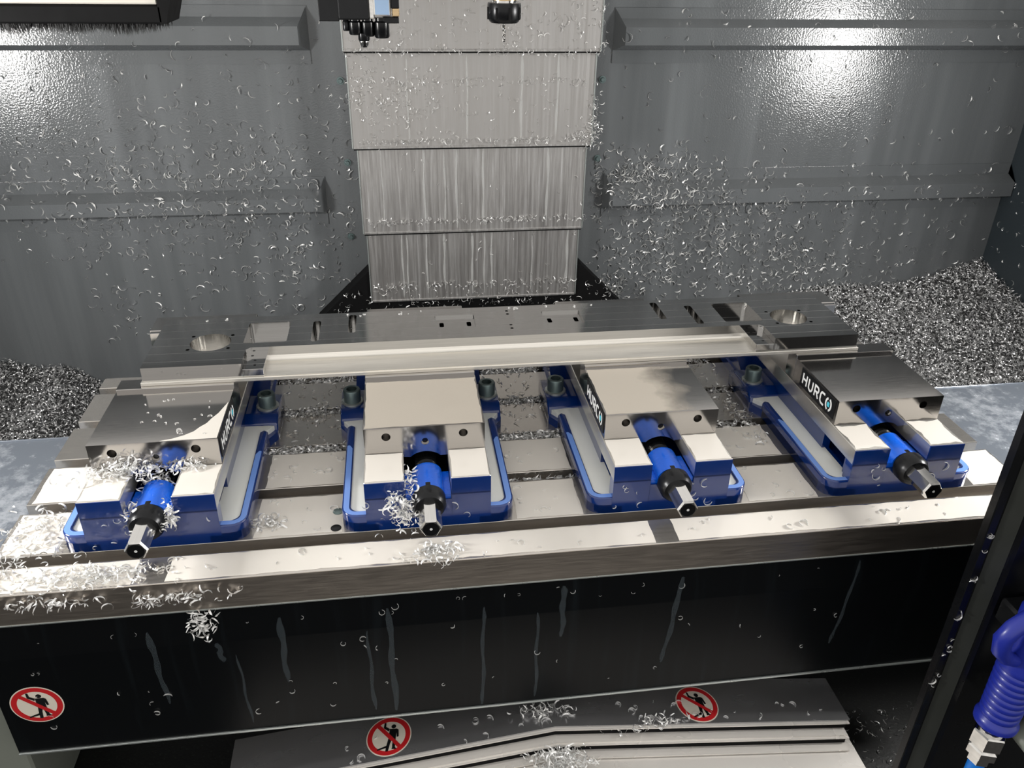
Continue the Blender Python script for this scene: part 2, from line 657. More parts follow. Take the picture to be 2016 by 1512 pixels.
# probe and nozzle block left of the spindle
nb = thing('nozzle_block', (445, 500, 540), 'dark sensor and nozzle block with pale blue label hanging beside the spindle', 'nozzle block')
def L(dims, name, mat, bev=1.5, parent=nb):
    return box(name, M[mat], dims, parent, bev, 2)
L((-55, -28, -14, 30, -4, 90), 'side_bracket', 'black', 1)
L((-29, 12, -18, 34, -2, 110), 'main_block', 'black', 2)
L((12, 20, -16, 30, -1, 100), 'clamp_bar', 'chrome', 2)
lb = L((18, 42, -20, 26, 3, 100), 'label_block', 'chrome', 2)
L((20.5, 39.5, -20.7, -20, 5, 40), 'blue_label', 'blueglass', 0, lb)
L((42, 53, -10, 24, 12, 100), 'end_block', 'black', 1)
L((43, 53, -12, 20, 2, 12), 'brass_stub', 'brass', 1)
L((30, 52, -8, 20, -7, 1), 'hose_clip', 'black', 1)
for (x, r, z1, mat) in ((-20, 5, -17, 'black'), (-8, 9, -22, 'black_gloss'), (28, 10.5, -26, 'black_gloss'), (9, 9, -24, 'black_gloss')):
    bm = bmesh.new()
    lathe(bm, (x, 0, 0), (0, 0, -1), [(0, r * 0.8), (4, r * 0.8), (6, r), (-z1 - 2, r), (-z1, r * 0.85)], 24)
    finish(bm, 'nozzle', M[mat], nb, True)
bm = bmesh.new()
lathe(bm, (3, 0, -20), (0, 0, -1), [(0, 8), (8, 8), (10, 7), (18, 4.5)], 20)
finish(bm, 'nozzle_tip', M['black'], nb, True)
for x in (0, 7):
    bm = bmesh.new()
    lathe(bm, (x, -6, -30), (0, 0, -1), [(0, 2.2), (4, 2.0), (8, 0.4)], 10)
    finish(bm, 'jet_tip', M['chrome'], nb, True)
L((-20, 10, 5, 20, 90, 320), 'mount_post', 'black', 2)
L((-20, 97, 5, 20, 300, 320), 'mount_arm', 'black', 2)

# brush strip at upper left
bs = thing('brush_strip', (-20, 524, 545), 'black bristle brush strip under a pale rail, top left corner', 'brush')
box('brush_rail', M['cream'], (-400, 204, -34, 30, 10, 60), bs, 2)
bm = bmesh.new()
abox(bm, -400, 208, -37, -8, -13, 9, 2)
prism(bm, [(204, -13), (212, -13), (236, 60), (204, 60)], XZ, -37, 40)
finish(bm, 'brush_body', M['black_rough'], bs)
for bx_ in (-300, 60):
    box('rail_bracket', M['black'], (bx_, bx_ + 40, 28, 375.5, 20, 34), bs, 2)
nb_ = 2600
bv, bf = [], []
for i in range(nb_):
    x = random.uniform(-398, 205); y = random.uniform(-33, -9)
    ln = random.uniform(8, 15) + 2.5 * math.sin(x * 0.09)
    dx, dy = random.uniform(-3, 3), random.uniform(-3, 3)
    if x > 195:
        y = random.uniform(-33, 38)
    k = len(bv)
    bv += [(x - .6, y, -14), (x + .6, y, -14), (x, y + .9, -14), (x + dx, y + dy, -14 - ln)]
    bf += [(k, k + 1, k + 3), (k + 1, k + 2, k + 3), (k + 2, k, k + 3)]
me = bpy.data.meshes.new('bristles')
me.from_pydata([tuple(c * S for c in v) for v in bv], [], bf)
o = link('bristles', me, M['bristle'], bs)
o['kind'] = 'stuff'

# ================================================================== TABLE
TX0, TX1 = -4.0, 1308.0
TYB = 506.0
slots = [(45.7, 65.1), (147.4, 166.7), (249, 268.3), (351, 370), (453, 472)]
tb = thing('machine_table', (652, 250, -80), 'steel machine table with long T-slots under the four vises', 'table')
OFF = Vector((652, 250, -80))


def tprism(x0, x1, y0, y1, z0, z1, name, mat, bev=0.8):
    return box(name, M[mat], (x0 - OFF.x, x1 - OFF.x, y0 - OFF.y, y1 - OFF.y, z0 - OFF.z, z1 - OFF.z), tb, bev, 2)


edges = [0] + [v for s in slots for v in s] + [TYB]
for i in range(0, len(edges), 2):
    a, b = edges[i], edges[i + 1]
    # T-slot lips overhang the wider slot below
    bm = bmesh.new()
    prof = [(a, 0), (b, 0), (b, -18), (b - (7 if i < len(edges) - 2 else 0), -18), (b - (7 if i < len(edges) - 2 else 0), -31), (a + (7 if i else 0), -31), (a + (7 if i else 0), -18), (a, -18)]
    prof = [(p[0] - OFF.y, p[1] - OFF.z) for p in prof]
    x0 = TX0 if i else TX0 - 130
    prism(bm, prof, YZ, x0 - OFF.x, TX1 + (0 if i else 60) - OFF.x)
    bmesh.ops.recalc_face_normals(bm, faces=bm.faces[:])
    es = [e for e in bm.edges if all(abs(v.co.z - 80) < 1e-4 for v in e.verts)]
    bmesh.ops.bevel(bm, geom=es, offset=0.8, segments=2, affect='EDGES', profile=0.5)
    finish(bm, 'slot_strip', M['table'], tb)
tprism(TX0 - 130, TX1 + 60, 0.0, 46, -44, -30.9, 'front_bed', 'table_side', 0.8)
tprism(TX0 + 3, TX1 - 3, 46, TYB - 2, -44, -30.9, 'table_bed', 'table_side', 0.8)
tprism(TX0 - 130, TX1 + 60, -0.4, 0.3, -43, -1, 'front_face', 'table_side', 0.2)
tprism(TX0 - 130, TX1 + 60, -1.2, 0.4, -45, -43, 'front_bead', 'washer', 0.3)
def film_poly(x0, x1, y0, y1, amp, seed, step=9.0):
    rr = random.Random(seed)
    ph = [rr.uniform(0, 6.28) for _ in range(8)]
    w = lambda t, k: amp * (0.6 * math.sin(t * 0.11 + ph[k]) + 0.4 * math.sin(t * 0.29 + ph[k + 4])) - amp
    nx, ny = max(3, int((x1 - x0) / step)), max(3, int((y1 - y0) / step))
    pts = []
    for i in range(nx):
        t = i / nx; x = x0 + (x1 - x0) * t; pts.append((x, y0 - w(x, 0) * min(1, 6 * t, 6 * (1 - t)) + (amp if 0 < i else 2 * amp)* 0.3))
    for i in range(ny):
        t = i / ny; y = y0 + (y1 - y0) * t; pts.append((x1 + w(y, 1), y))
    for i in range(nx):
        t = i / nx; x = x1 - (x1 - x0) * t; pts.append((x, y1 + w(x, 2) * min(1, 6 * t, 6 * (1 - t))))
    for i in range(ny):
        t = i / ny; y = y1 - (y1 - y0) * t; pts.append((x0 - w(y, 3), y))
    return pts


def film(parent, off, z, x0, x1, y0, y1, amp, seed, th=0.35, mat='film'):
    bm = bmesh.new()
    pts = [(p[0] - off[0], p[1] - off[1]) for p in film_poly(x0, x1, y0, y1, amp, seed)]
    prism(bm, pts, XY, z - off[2] - 0.05, z - off[2] + th)
    return finish(bm, 'coolant_film', M[mat], parent)


for k, (a, b, c, d) in enumerate([(-130, 165, 2, 44), (200, 772, 2, 44), (800, 1366, 2, 44),
                                  (0, 66, 67, 145), (288, 394, 67, 145), (610, 696, 67, 145), (916, 1012, 67, 145), (1234, 1306, 67, 145),
                                  (290, 396, 168, 247), (608, 700, 168, 247), (916, 1006, 168, 247), (2, 66, 168, 247)]):
    film(tb, OFF, 0, a, b, c, d, 0.9, k)
for px, py, mt in ((387, 108, 'zinc'), (386, 75, 'black')):
    bm = bmesh.new()
    lathe(bm, (px - OFF.x, py - OFF.y, 80 - 0.5), (0, 0, 1), [(0, 6.5), (1.4, 6.5), (1.6, 5.8)], 20)
    finish(bm, 'table_plug', M[mt], tb, True)

for x0, x1, lab in ((-560, TX0 - 1, 'wet grey coolant tray left of the table strips'), (TX1 + 1, XR, 'wet grey coolant tray right of the table strips')):
    t = thing('coolant_tray', ((x0 + x1) / 2, 230, -44), lab, 'tray')
    cx = (x0 + x1) / 2
    bm = bmesh.new()
    abox(bm, x0 - cx, x1 - cx, 48 - 230, 392 - 230, -12, 4, 1)
    finish(bm, 'tray_plate', M['tray'], t)
    bm = bmesh.new()
    abox(bm, x0 - cx, x1 - cx, 390 - 230, 393 - 230, -60, 6, 0.5)
    finish(bm, 'tray_rear_edge', M['tray'], t)

# black apron below the table
ap = thing('table_apron', (640, 20, -150), 'black painted apron below the front of the table, streaked with dried coolant', 'apron')
bm = bmesh.new()
prism(bm, [(8 - 20, -45.5 + 150), (25, -45.5 + 150), (25, -254 + 150), (0 - 20, -254 + 150), (0 - 20, -97 + 150)], YZ, -17 - 640, 1300 - 640)
bmesh.ops.recalc_face_normals(bm, faces=bm.faces[:])
es = [e for e in bm.edges if all(abs(v.co.y + 20) < 1e-3 and abs(v.co.z - 53) < 1e-3 for v in e.verts)]
bmesh.ops.bevel(bm, geom=es, offset=1.2, segments=3, affect='EDGES', profile=0.5)
finish(bm, 'apron_panel', M['apron'], ap)
box('bottom_edge', M['washer'], (-17 - 640, 1300 - 640, -22.2, -18, -256 + 150, -253 + 150), ap, 0.4)


def streak(x, ztop, zbot, w0, w1, lean):
    bm = bmesh.new()
    n = 12
    for i in range(n + 1):
        f = i / n
        z = ztop + (zbot - ztop) * f
        w = 1.3 * (w0 + (w1 - w0) * f) * (1 + 0.25 * math.sin(i * 1.7 + x)) * (0.35 if i in (0, n) else 1)
        xc = x + lean * f + 1.2 * math.sin(i * 0.9 + x)
        yy = -20.35 if z < -97 else -20.35 + 8 * (z + 97) / 53
        bm.verts.new((xc - w - 640, yy, z + 150)); bm.verts.new((xc + w - 640, yy, z + 150))
        bm.verts.new((xc - 640, yy - 0.25, z + 150))
    bm.verts.ensure_lookup_table()
    v = bm.verts
    for i in range(n):
        a = 3 * i
        bm.faces.new((v[a], v[a + 2], v[a + 5], v[a + 3]))
        bm.faces.new((v[a + 2], v[a + 1], v[a + 4], v[a + 5]))
    return finish(bm, 'coolant_streak', M['streak'], ap, True)


for s in ((168, -75, -192, 3, 2.0, 4), (243, -98, -130, 2.5, 2.5, 2), (318, -70, -175, 3.2, 2.2, -2), (445, -70, -245, 2.6, 2.8, 1), (418, -100, -240, 1.3, 2.0, 1),
          (560, -80, -250, 1.6, 1.8, -1), (628, -95, -245, 1.4, 1.8, 1), (660, -60, -140, 3.0, 2.2, 0), (812, -62, -205, 3.0, 2.0, -14), (1050, -60, -200, 1.5, 2.0, -14), (262, -120, -240, 1, 1.3, 3)):
    streak(*s)

sp_ = thing('side_cover', (-160, 150, -260), 'pale olive grey panel edge at the lower left corner', 'panel')
box('cover_panel', M['olive'], (-380, 138, -128, 100, -160, 198), sp_, 3)

# ------------------------------------------------------------------ front way cover (gable shaped telescopic plates)
yc = thing('front_way_cover', (655, -40, -330), 'gabled steel telescopic way cover below the black apron', 'way cover')
plates = [(60, -16, 0, 436), (0, -20, -2.5, 434), (0, -31, -14, 428), (0, -34, -16, 429), (0, -45, -28, 426), (0, -86, -32, 438), (0, -90, -35, 437), (0, -102, -48, 432), (0, -150, -52, 444), (0, -158, -56, 446), (0, -230, -70, 452)]
for i, (ya, yb, dz, hw) in enumerate(plates):
    bm = bmesh.new()
    th = 2.0
    z = 40 + dz
    dr = 0.125 * hw
    prof = [(-hw, z - dr), (0, z), (hw, z - dr), (hw, z - dr - th), (0, z - th), (-hw, z - dr - th)]
    prism(bm, prof, XZ, yb + 40, ya + 40)
    bmesh.ops.recalc_face_normals(bm, faces=bm.faces[:])
    wpl = finish(bm, 'way_plate', M['way_dark'] if i in (0,) else M['way'], yc)


# black strips for the dark gaps below every second plate edge
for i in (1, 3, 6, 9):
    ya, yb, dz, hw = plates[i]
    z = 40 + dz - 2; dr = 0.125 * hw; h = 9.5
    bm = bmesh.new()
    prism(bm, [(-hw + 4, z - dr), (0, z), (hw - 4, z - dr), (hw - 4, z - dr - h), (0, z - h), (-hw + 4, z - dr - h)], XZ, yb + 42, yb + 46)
    finish(bm, 'dark_gap_strip', M['black_rough'], yc)


# ------------------------------------------------------------------ stickers
def sticker(loc, R, rad, label):
    """round prohibition label lying in its local x (right) / z (up) plane, facing -y"""
    t = thing('prohibition_sticker', loc, label, 'sticker', 'round no-stepping stickers')
    t.rotation_euler = R
    def disc(name, mat, r, y, r_in=0.0, parent=t):
        bm = bmesh.new()
        holed_prism(bm, circ(0, 0, r, 48), [(circ(0, 0, r_in, 48), None)] if r_in else [], XZ, y + 0.25, y)
        return finish(bm, name, M[mat], parent)
    disc('white_disc', 'cream_print', rad, -0.3)
    disc('red_ring', 'red_print', rad * 0.95, -0.5, rad * 0.74)
    fig = bmesh.new()
    k = rad / 50.0
    def poly(pts):
        prism(fig, [(x * k, z * k) for x, z in pts], XZ, -0.45, -0.7)
    poly([(8 + 5.2 * math.cos(a), 24 + 5.2 * math.sin(a)) for a in [2 * math.pi * i / 14 for i in range(14)]])     # head
    poly([(0, 18), (16, 18), (20, 15), (22, -2), (18, -3), (16, 8), (16, -6), (0, -6), (0, 8)])                     # torso, right arm
    poly([(0, 18), (-9, 24), (-10, 34), (-14, 34), (-14, 21), (-2, 12)])                                            # raised arm
    poly([(8, -6), (16, -6), (17, -28), (21, -33), (10, -33), (11, -28)])                                           # standing leg
    poly([(0, -6), (9, -6), (5, -20), (3, -38), (-3, -38), (-2, -22)])                                              # stepping leg
    poly([(-22, -32), (-2, -24), (-1, -29), (-21, -35)])                                                            # bar stepped on
    finish(fig, 'pictogram', M['black_print'], t)
    bm = bmesh.new()
    a = math.radians(-45)
    d = Vector((math.cos(a), math.sin(a))); nn = Vector((-d.y, d.x))
    h, wd = rad * 0.80, rad * 0.085
    pts = [d * -h + nn * wd, d * h + nn * wd, d * h - nn * wd, d * -h - nn * wd]
    prism(bm, [(p.x, p.y) for p in pts], XZ, -0.5, -0.85)
    finish(bm, 'red_slash', M['red_print'], t)
    return t


sticker((24, 0, -172), (0, 0, 0), 30, 'round red and white no-stepping sticker on the black apron')
SL = math.atan(0.125)
def on_plate(x, y):
    return (x, y, -330 + 40 - 0.125 * abs(x - 655) + 0.1)
Rl = (Matrix.Rotation(-SL, 3, 'Y') @ Matrix.Rotation(math.radians(-90), 3, 'X') @ Matrix.Rotation(math.radians(8), 3, 'Y')).to_euler()
Rr = (Matrix.Rotation(SL, 3, 'Y') @ Matrix.Rotation(math.radians(-90), 3, 'X') @ Matrix.Rotation(math.radians(-5), 3, 'Y')).to_euler()
sticker(on_plate(432, 18), Rl, 31, 'round red and white no-stepping sticker on the left slope of the way cover')
sticker(on_plate(868, 16), Rr, 31, 'round red and white no-stepping sticker on the right slope of the way cover')

# ================================================================== VISES
HB, HJ, HS = 70.7, 107.6, 112.0       # bed, jaw block and raised jaw heights
YB = 65.3                              # front of the vise bodies


def stroke(bm, pts, wd, T, y0, y1):
    pts = [Vector(p) for p in pts]
    Lp, Rp = [], []
    for i, p in enumerate(pts):
        if i == 0:
            t = (pts[1] - p).normalized(); nn = Vector((-t.y, t.x)); m = 1
        elif i == len(pts) - 1:
            t = (p - pts[i - 1]).normalized(); nn = Vector((-t.y, t.x)); m = 1
        else:
            t1 = (p - pts[i - 1]).normalized(); t2 = (pts[i + 1] - p).normalized()
            n1 = Vector((-t1.y, t1.x)); n2 = Vector((-t2.y, t2.x))
            nn = (n1 + n2).normalized(); m = 1 / max(0.5, nn.dot(n1))
        Lp.append(p + nn * wd / 2 * m); Rp.append(p - nn * wd / 2 * m)
    A = [[bm.verts.new(T(q, y)) for q in Lp] for y in (y0, y1)]
    B = [[bm.verts.new(T(q, y)) for q in Rp] for y in (y0, y1)]
    for i in range(len(pts) - 1):
        bm.faces.new((A[1][i], B[1][i], B[1][i + 1], A[1][i + 1]))
        bm.faces.new((A[0][i], A[0][i + 1], B[0][i + 1], B[0][i]))
        bm.faces.new((A[0][i], A[1][i], A[1][i + 1], A[0][i + 1]))
        bm.faces.new((B[0][i], B[0][i + 1], B[1][i + 1], B[1][i]))


def badge(parent, side):
    """black name plate on the side of the moving jaw; side = -1 left face, +1 right face"""
    y0, y1, z0, z1 = 68.0, 168.0, 76.5, 104.5
    xs = side * 75.0
    bm = bmesh.new()
    abox(bm, min(xs, xs + side * 0.8), max(xs, xs + side * 0.8), y0, y1, z0, z1, 0.2)
    pl = finish(bm, 'name_plate', M['black_print'], parent)
    # letter coordinates: u along the reading direction, v up, plate 100 x 28
    T = (lambda p, d: (xs - (0.8 + d), y1 - p[0], z0 + p[1])) if side < 0 else (lambda p, d: (xs + 0.8 + d, y0 + p[0], z0 + p[1]))
    def arc(cx, cy, rx, ry, a0, a1, n=8):
        return [(cx + rx * math.cos(math.radians(a0 + (a1 - a0) * i / n)), cy + ry * math.sin(math.radians(a0 + (a1 - a0) * i / n))) for i in range(n + 1)]
    Wd = 3.0
    b, t, mid = 6.0, 22.0, 14.0
    letters = []
    u = 8
    letters.append([[(u, b), (u, t)], [(u + 11, b), (u + 11, t)], [(u, mid), (u + 11, mid)]])
    u = 26
    letters.append([[(u, t), (u, b + 5)] + arc(u + 5.5, b + 5.5, 5.5, 5.5, 180, 360)[1:] + [(u + 11, t)]])
    u = 44
    letters.append([[(u, b), (u, t), (u + 6.5, t)] + arc(u + 6.5, t - 4, 4, 4, 90, -90)[1:] + [(u, t - 8)], [(u + 5, t - 8), (u + 11, b)]])
    u = 61
    letters.append([[(u + 11, t)] + [(u + 5, t)] + arc(u + 5, t - 5, 5, 5, 90, 180, 5)[1:] + arc(u + 5, b + 5, 5, 5, 180, 270, 5) + [(u + 11, b)]])
    u = 77
    letters.append([arc(u + 7, mid, 7, 8.5, 110, 255, 10), arc(u + 7, mid, 7, 8.5, 75, -70, 10)])
    for strokes in letters:
        bm = bmesh.new()
        for s_ in strokes:
            stroke(bm, s_, Wd, T, 0.0, 0.35)
        finish(bm, 'letter', M['white_print'], pl)
    bm = bmesh.new()
    prism(bm, rect(84 - 2.9, 84 + 2.9, mid - 3.3, mid + 3.3, 1.2, 3), T, 0.0, 0.5)
    finish(bm, 'teal_dot', M['teal_print'], pl)
    return pl


def make_vise():
    t = thing('machine_vise', (0, 0, 0), 'vise', 'vise', 'four blue milling vises clamped to the table')
    # ---- blue cast base: floor slab, rim, body, lugs
    bm = bmesh.new()
    half = [(86, 0), (106, 20), (106, 200), (117, 222), (117, 300), (100, 318), (96, 450)]
    outl = [(106, 0), (106, 205), (117, 224), (117, 302), (100, 320), (96, 450), (-96, 450), (-100, 320), (-117, 302), (-117, 224), (-106, 205), (-106, 0)]
    outl = round_poly(outl, [20, 6, 8, 10, 4, 8, 8, 4, 10, 8, 6, 20])
    prism(bm, outl, XY, 0, 13)
    body = finish(bm, 'base', M['blue'], t)
    for s in (-1, 1):
        # raised rim: U-shaped wall around the trough
        o_ = [(62, 0), (106, 0), (106, 208), (100.5, 213), (95, 208), (95, 10.5), (62, 10.5)]
        o_ = round_poly(o_, [0, 20, 3, 3, 3, 12, 0])
        bm = bmesh.new()
        prism(bm, [(s * x, y) for x, y in o_], XY, 0, 24)
        bmesh.ops.recalc_face_normals(bm, faces=bm.faces[:])
        es = [e for e in bm.edges if all(abs(v.co.z - 24) < 1e-3 for v in e.verts) and len(e.link_faces) == 2 and any(abs(f.normal.z) < 0.5 for f in e.link_faces)]
        bmesh.ops.bevel(bm, geom=es, offset=2.6, segments=3, affect='EDGES', profile=0.5)
        finish(bm, 'trough_rim', M['blue'], t, True)
        # wet film on the front half of the rim, painted pale for its lit sheen
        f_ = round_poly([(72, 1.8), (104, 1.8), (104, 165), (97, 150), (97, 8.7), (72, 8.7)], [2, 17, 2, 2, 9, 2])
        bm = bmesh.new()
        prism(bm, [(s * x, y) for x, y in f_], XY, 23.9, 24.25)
        finish(bm, 'rim_sheen_film', M['rim_sheen_film'], t)
        # milky coolant standing in the trough
        pool = [(66, 10), (95.5, 10), (95.5, 208), (106, 218), (112, 228), (66, 232)]
        bm = bmesh.new()
        prism(bm, [(s * x, y) for x, y in round_poly(pool, [0, 12, 0, 0, 0, 0])], XY, 12, 20.5)
        finish(bm, 'coolant_pool', M['milky'], t)
        # hold-down lug with sloped front
        bm = bmesh.new()
        prism(bm, [(226, 0), (316, 0), (316, 24), (300, 31), (246, 31), (230, 22)], lambda p, x: (s * x, p[0], p[1]), 66, 117)
        bmesh.ops.recalc_face_normals(bm, faces=bm.faces[:])
        bmesh.ops.bevel(bm, geom=bm.edges[:], offset=2.2, segments=2, affect='EDGES', profile=0.5)
        finish(bm, 'clamp_lug', M['blue'], t, True)
        bm = bmesh.new()
        prism(bm, [(310, 0), (450, 0), (450, 34), (340, 34), (318, 20)], lambda p, x: (s * x, p[0], p[1]), 64, 96)
        finish(bm, 'rear_flank', M['blue'], t)
        bm = bmesh.new()
        lathe(bm, (s * 100, 266, 31), (0, 0, 1), [(0, 16), (2.6, 16), (3, 15.3)], 28)
        bolt_w = finish(bm, 'washer', M['washer'], t, True)
        bm = bmesh.new()
        lathe(bm, (s * 100, 266, 34), (0, 0, 1), [(0, 12.4), (17, 12.6), (19, 11.6), (19.2, 7.6), (12, 7.4)], 28)
        bl = finish(bm, 'clamp_bolt', M['zinc'], t, True)
        # body side: recessed blue wall under the rail with an open window near the front
        bm = bmesh.new()
        abox(bm, min(s * 58, s * 71), max(s * 58, s * 71), 78, 450, 13, 48)
        finish(bm, 'body_side', M['blue'], t) if False else bm.free()
        bm = bmesh.new()
        holed_prism(bm, [(14, 10), (450, 10), (450, 49), (14, 49)], [([(26, 20), (84, 20), (84, 47), (26, 47)], None)], lambda p, x: (s * x, p[0], p[1]), 60, 71)
        finish(bm, 'body_side', M['blue'], t)
        # machined rail
        bm = bmesh.new()
        abox(bm, min(s * 28, s * 76), max(s * 28, s * 76), 0.6, 440, 48, HB, 0.7, 1)
        finish(bm, 'bed_rail', M['ground'], t)
        bm = bmesh.new()
        abox(bm, min(s * 28, s * 76), max(s * 28, s * 76), -0.4, 1.2, 46, HB - 0.9)
        abox(bm, min(s * 28, s * 76), max(s * 28, s * 76), -0.4, 16, 10, 48.5)
        finish(bm, 'front_wall', M['blue'], t)
    bm = bmesh.new()
    abox(bm, -28.5, 28.5, -0.4, 46, 4, 40)
    abox(bm, -28.2, 28.2, 60, 440, 6, 20)
    finish(bm, 'center_web', M['blue'], t)
    box('screw_channel', M['black_rough'], (-27.6, 27.6, 47, 438, 19, 24), t)
    # bright blue screw housing: arch with shoulders
    arch = [(-27.5, 34), (27.5, 34), (27.5, 46), (20, 46)] + [(19 * math.cos(a), 45.5 + 16 * math.sin(a)) for a in [math.pi * i / 14 for i in range(15)]] + [(-20, 46), (-27.5, 46)]
    bm = bmesh.new()
    prism(bm, arch, XZ, 2, 50)
    finish(bm, 'screw_housing', M['bright_blue'], t, True)
    # black bearing collar, hexagon shaft, threaded spindle
    bm = bmesh.new()
    lathe(bm, (0, 8, 44.5), (0, -1, 0), [(0, 17.0), (10, 17.0), (11, 20.5), (24, 20.5), (28, 18.6), (31, 17), (32, 13)], 40)
    finish(bm, 'bearing_collar', M['black'], t, True)
    bm = bmesh.new()
    lathe(bm, (0, -10, 44.5), (0, -1, 0), [(0, 13.2), (48.5, 13.2), (51, 11.4)], 6, rot=0.0)
    hx = finish(bm, 'hexagon_shaft', M['chrome'], t)
    bm = bmesh.new()
    lathe(bm, (0, -61, 44.5), (0, -1, 0), [(-1, 9.4), (0.3, 9.2)], 28)
    finish(bm, 'shaft_end', M['black'], hx, True)
    bm = bmesh.new()
    lathe(bm, (0, -61.3, 44.5), (0, -1, 0), [(-0.2, 1.8), (0.25, 1.6)], 14)
    finish(bm, 'centre_mark', M['white_print'], hx, True)
    bm = bmesh.new()
    lathe(bm, (0, 48, 46), (0, 1, 0), [(i * 3, 12.5 if i % 2 else 14) for i in range(60)], 20)
    finish(bm, 'lead_screw', M['black'], t, True)
    # ---- moving jaw
    tong = [(-75, 71), (-28, 71), (-28, 64)] + [(24 * math.cos(a), 51 + 20 * math.sin(a)) for a in [math.pi - math.radians(38) - (math.pi - 2 * math.radians(38)) * i / 12 for i in range(13)]] + [(28, 64), (28, 71), (75, 71), (75, HJ), (-75, HJ)]
    bm = bmesh.new()
    holes = [(circ(-48, 95, 5.6, 24), 87), (circ(48, 95, 5.6, 24), 87), (circ(0, 85.5, 5.0, 24), 64.5, [(circ(0, 85.5, 3.6, 20), 78)])]
    holed_prism(bm, tong, holes, XZ, 189.3, 61.5)
    bmesh.ops.recalc_face_normals(bm, faces=bm.faces[:])
    mj = finish(bm, 'moving_jaw', M['jaw'], t)
    bm = bmesh.new()
    lathe(bm, (0, 66, 85.5), (0, 1, 0), [(0, 3.5), (0.5, 3.4), (0.5, 1.9), (4, 1.8)], 12)
    finish(bm, 'set_screw', M['black'], mj)
    bm = bmesh.new()
    abox(bm, -75, 75, 189.3, 216, HB + 0.3, HS, 0.6)
    finish(bm, 'moving_jaw_plate', M['jaw'], t)
    badge(mj, -1)
    badge(mj, 1)
    # ---- fixed jaw
    bm = bmesh.new()
    abox(bm, -76, 76, 372, 421, HB - 0.3, HS, 1.0)
    fj = finish(bm, 'fixed_jaw', M['jaw'], t)
    bm = bmesh.new()
    abox(bm, -74, 74, 364, 372.5, HB + 0.3, HS - 1, 0.6)
    finish(bm, 'fixed_jaw_plate', M['jaw'], t)
    bm = bmesh.new()
    prism(bm, [(372, 10), (450, 10), (450, 52), (421, HB), (372, HB)], YZ, -75, 75)
    finish(bm, 'rear_body', M['blue'], t)
    return t


vx = [177.9, 500.4, 806.0, 1122.8]
vlabels = ['leftmost blue milling vise, chips heaped on its rails in front of the jaw',
           'blue milling vise second from the left, centred below the stainless column cover',
           'blue milling vise third from the left, between the middle vise and the rightmost vise',
           'rightmost blue milling vise next to the wet tray and black door post']
v0 = make_vise()
vises = [v0] + [copy_tree(v0) for _ in range(3)]
for o, x, lab in zip(vises, vx, vlabels):
    o.location = Vector((x, YB, 0)) * S
    o['label'] = lab

# milky coolant standing on the rails and jaws; the third jaw's fade is a painted reflection
for i, o in enumerate(vises):
    for s_ in (-1, 1):
        film(o, (0, 0, 0), HB, min(s_ * 29, s_ * 75), max(s_ * 29, s_ * 75), 1.5, 60.5, [1.0, 0.7, 1.0, 2.2][i], 40 + 3 * i + s_)
film(vises[1], (0, 0, 0), HJ, -74, 74, 63, 182, 0.8, 61, 0.15, 'dull_film')
film(vises[2], (0, 0, 0), HJ, -74, 74, 63, 186, 0.8, 62, 0.15, 'reflect_fade_film')
bm = bmesh.new()
prism(bm, [(74, 63), (74, 150), (70, 136), (66, 122), (60, 110), (56, 99), (49, 90), (44, 81), (34, 73), (22, 67), (8, 63)], XY, HJ - 0.05, HJ + 0.15)
finish(bm, 'coolant_film', M['film'], vises[0])

bm = bmesh.new()
lathe(bm, (-10.6, -9.5, 44.5 + 17.1), (-10.6, 0, 17.1), [(-0.8, 3.4), (0.9, 3.2)], 18)
finish(bm, 'white_dot', M['white_print'], vises[0], True)

# ================================================================== WORKPIECE
ZT = 137.0
wp = thing('aluminium_plate', (639, 340, HS), 'long milled aluminium plate with pockets and bores clamped across four vises', 'workpiece')
dx_, dy_, dz_ = -639, -340, -HS
def P2(lp):
    return [(x + dx_, y + dy_) for x, y in lp]
outer = [(136, 264), (264.5, 264), (264.5, 306), (270, 312.5), (1008, 312.5), (1013.5, 306), (1013.5, 264), (1142, 264), (1142, 418), (136, 418)]
zz = lambda z: z + dz_
holes = []
for cx in (213, 1065):
    holes.append((P2(circ(cx, 335, 27.5, 48)), None))
    for a in (38, 142, 218, 322):
        ca, sa = math.cos(math.radians(a)), math.sin(math.radians(a))
        holes.append((P2(circ(cx + 34 * ca, 335 + 34 * sa, 2.6, 12)), zz(126)))
holes.append((P2(rect(258, 317, 325.5, 395, 5)), zz(121)))
holes.append((P2(rect(962, 1021, 325.5, 395, 5)), zz(121)))
for x0, y0, y1 in ((350, 323.5, 391.5), (401, 346.5, 408.5), (866, 346.5, 408.5), (917, 323.5, 391.5)):
    holes.append((P2(rect(x0, x0 + 11, y0, y1, 4)), zz(119)))
for x0 in (528, 690.5):
    subs = [(P2(rect(x0 + q, x0 + q + 6.5, 359, 374, 2.5)), zz(119)) for q in (6, 46.5)]
    holes.append((P2(rect(x0, x0 + 59, 346.5, 393, 3)), zz(133.5), subs))
for y in (400.5, 389, 350, 338):
    holes.append((P2(circ(638.6, y, 2.4, 12)), zz(125)))
bm = bmesh.new()
holed_prism(bm, P2(outer), holes, XY, zz(117), zz(ZT))
finish(bm, 'plate_body', M['plate'], wp)
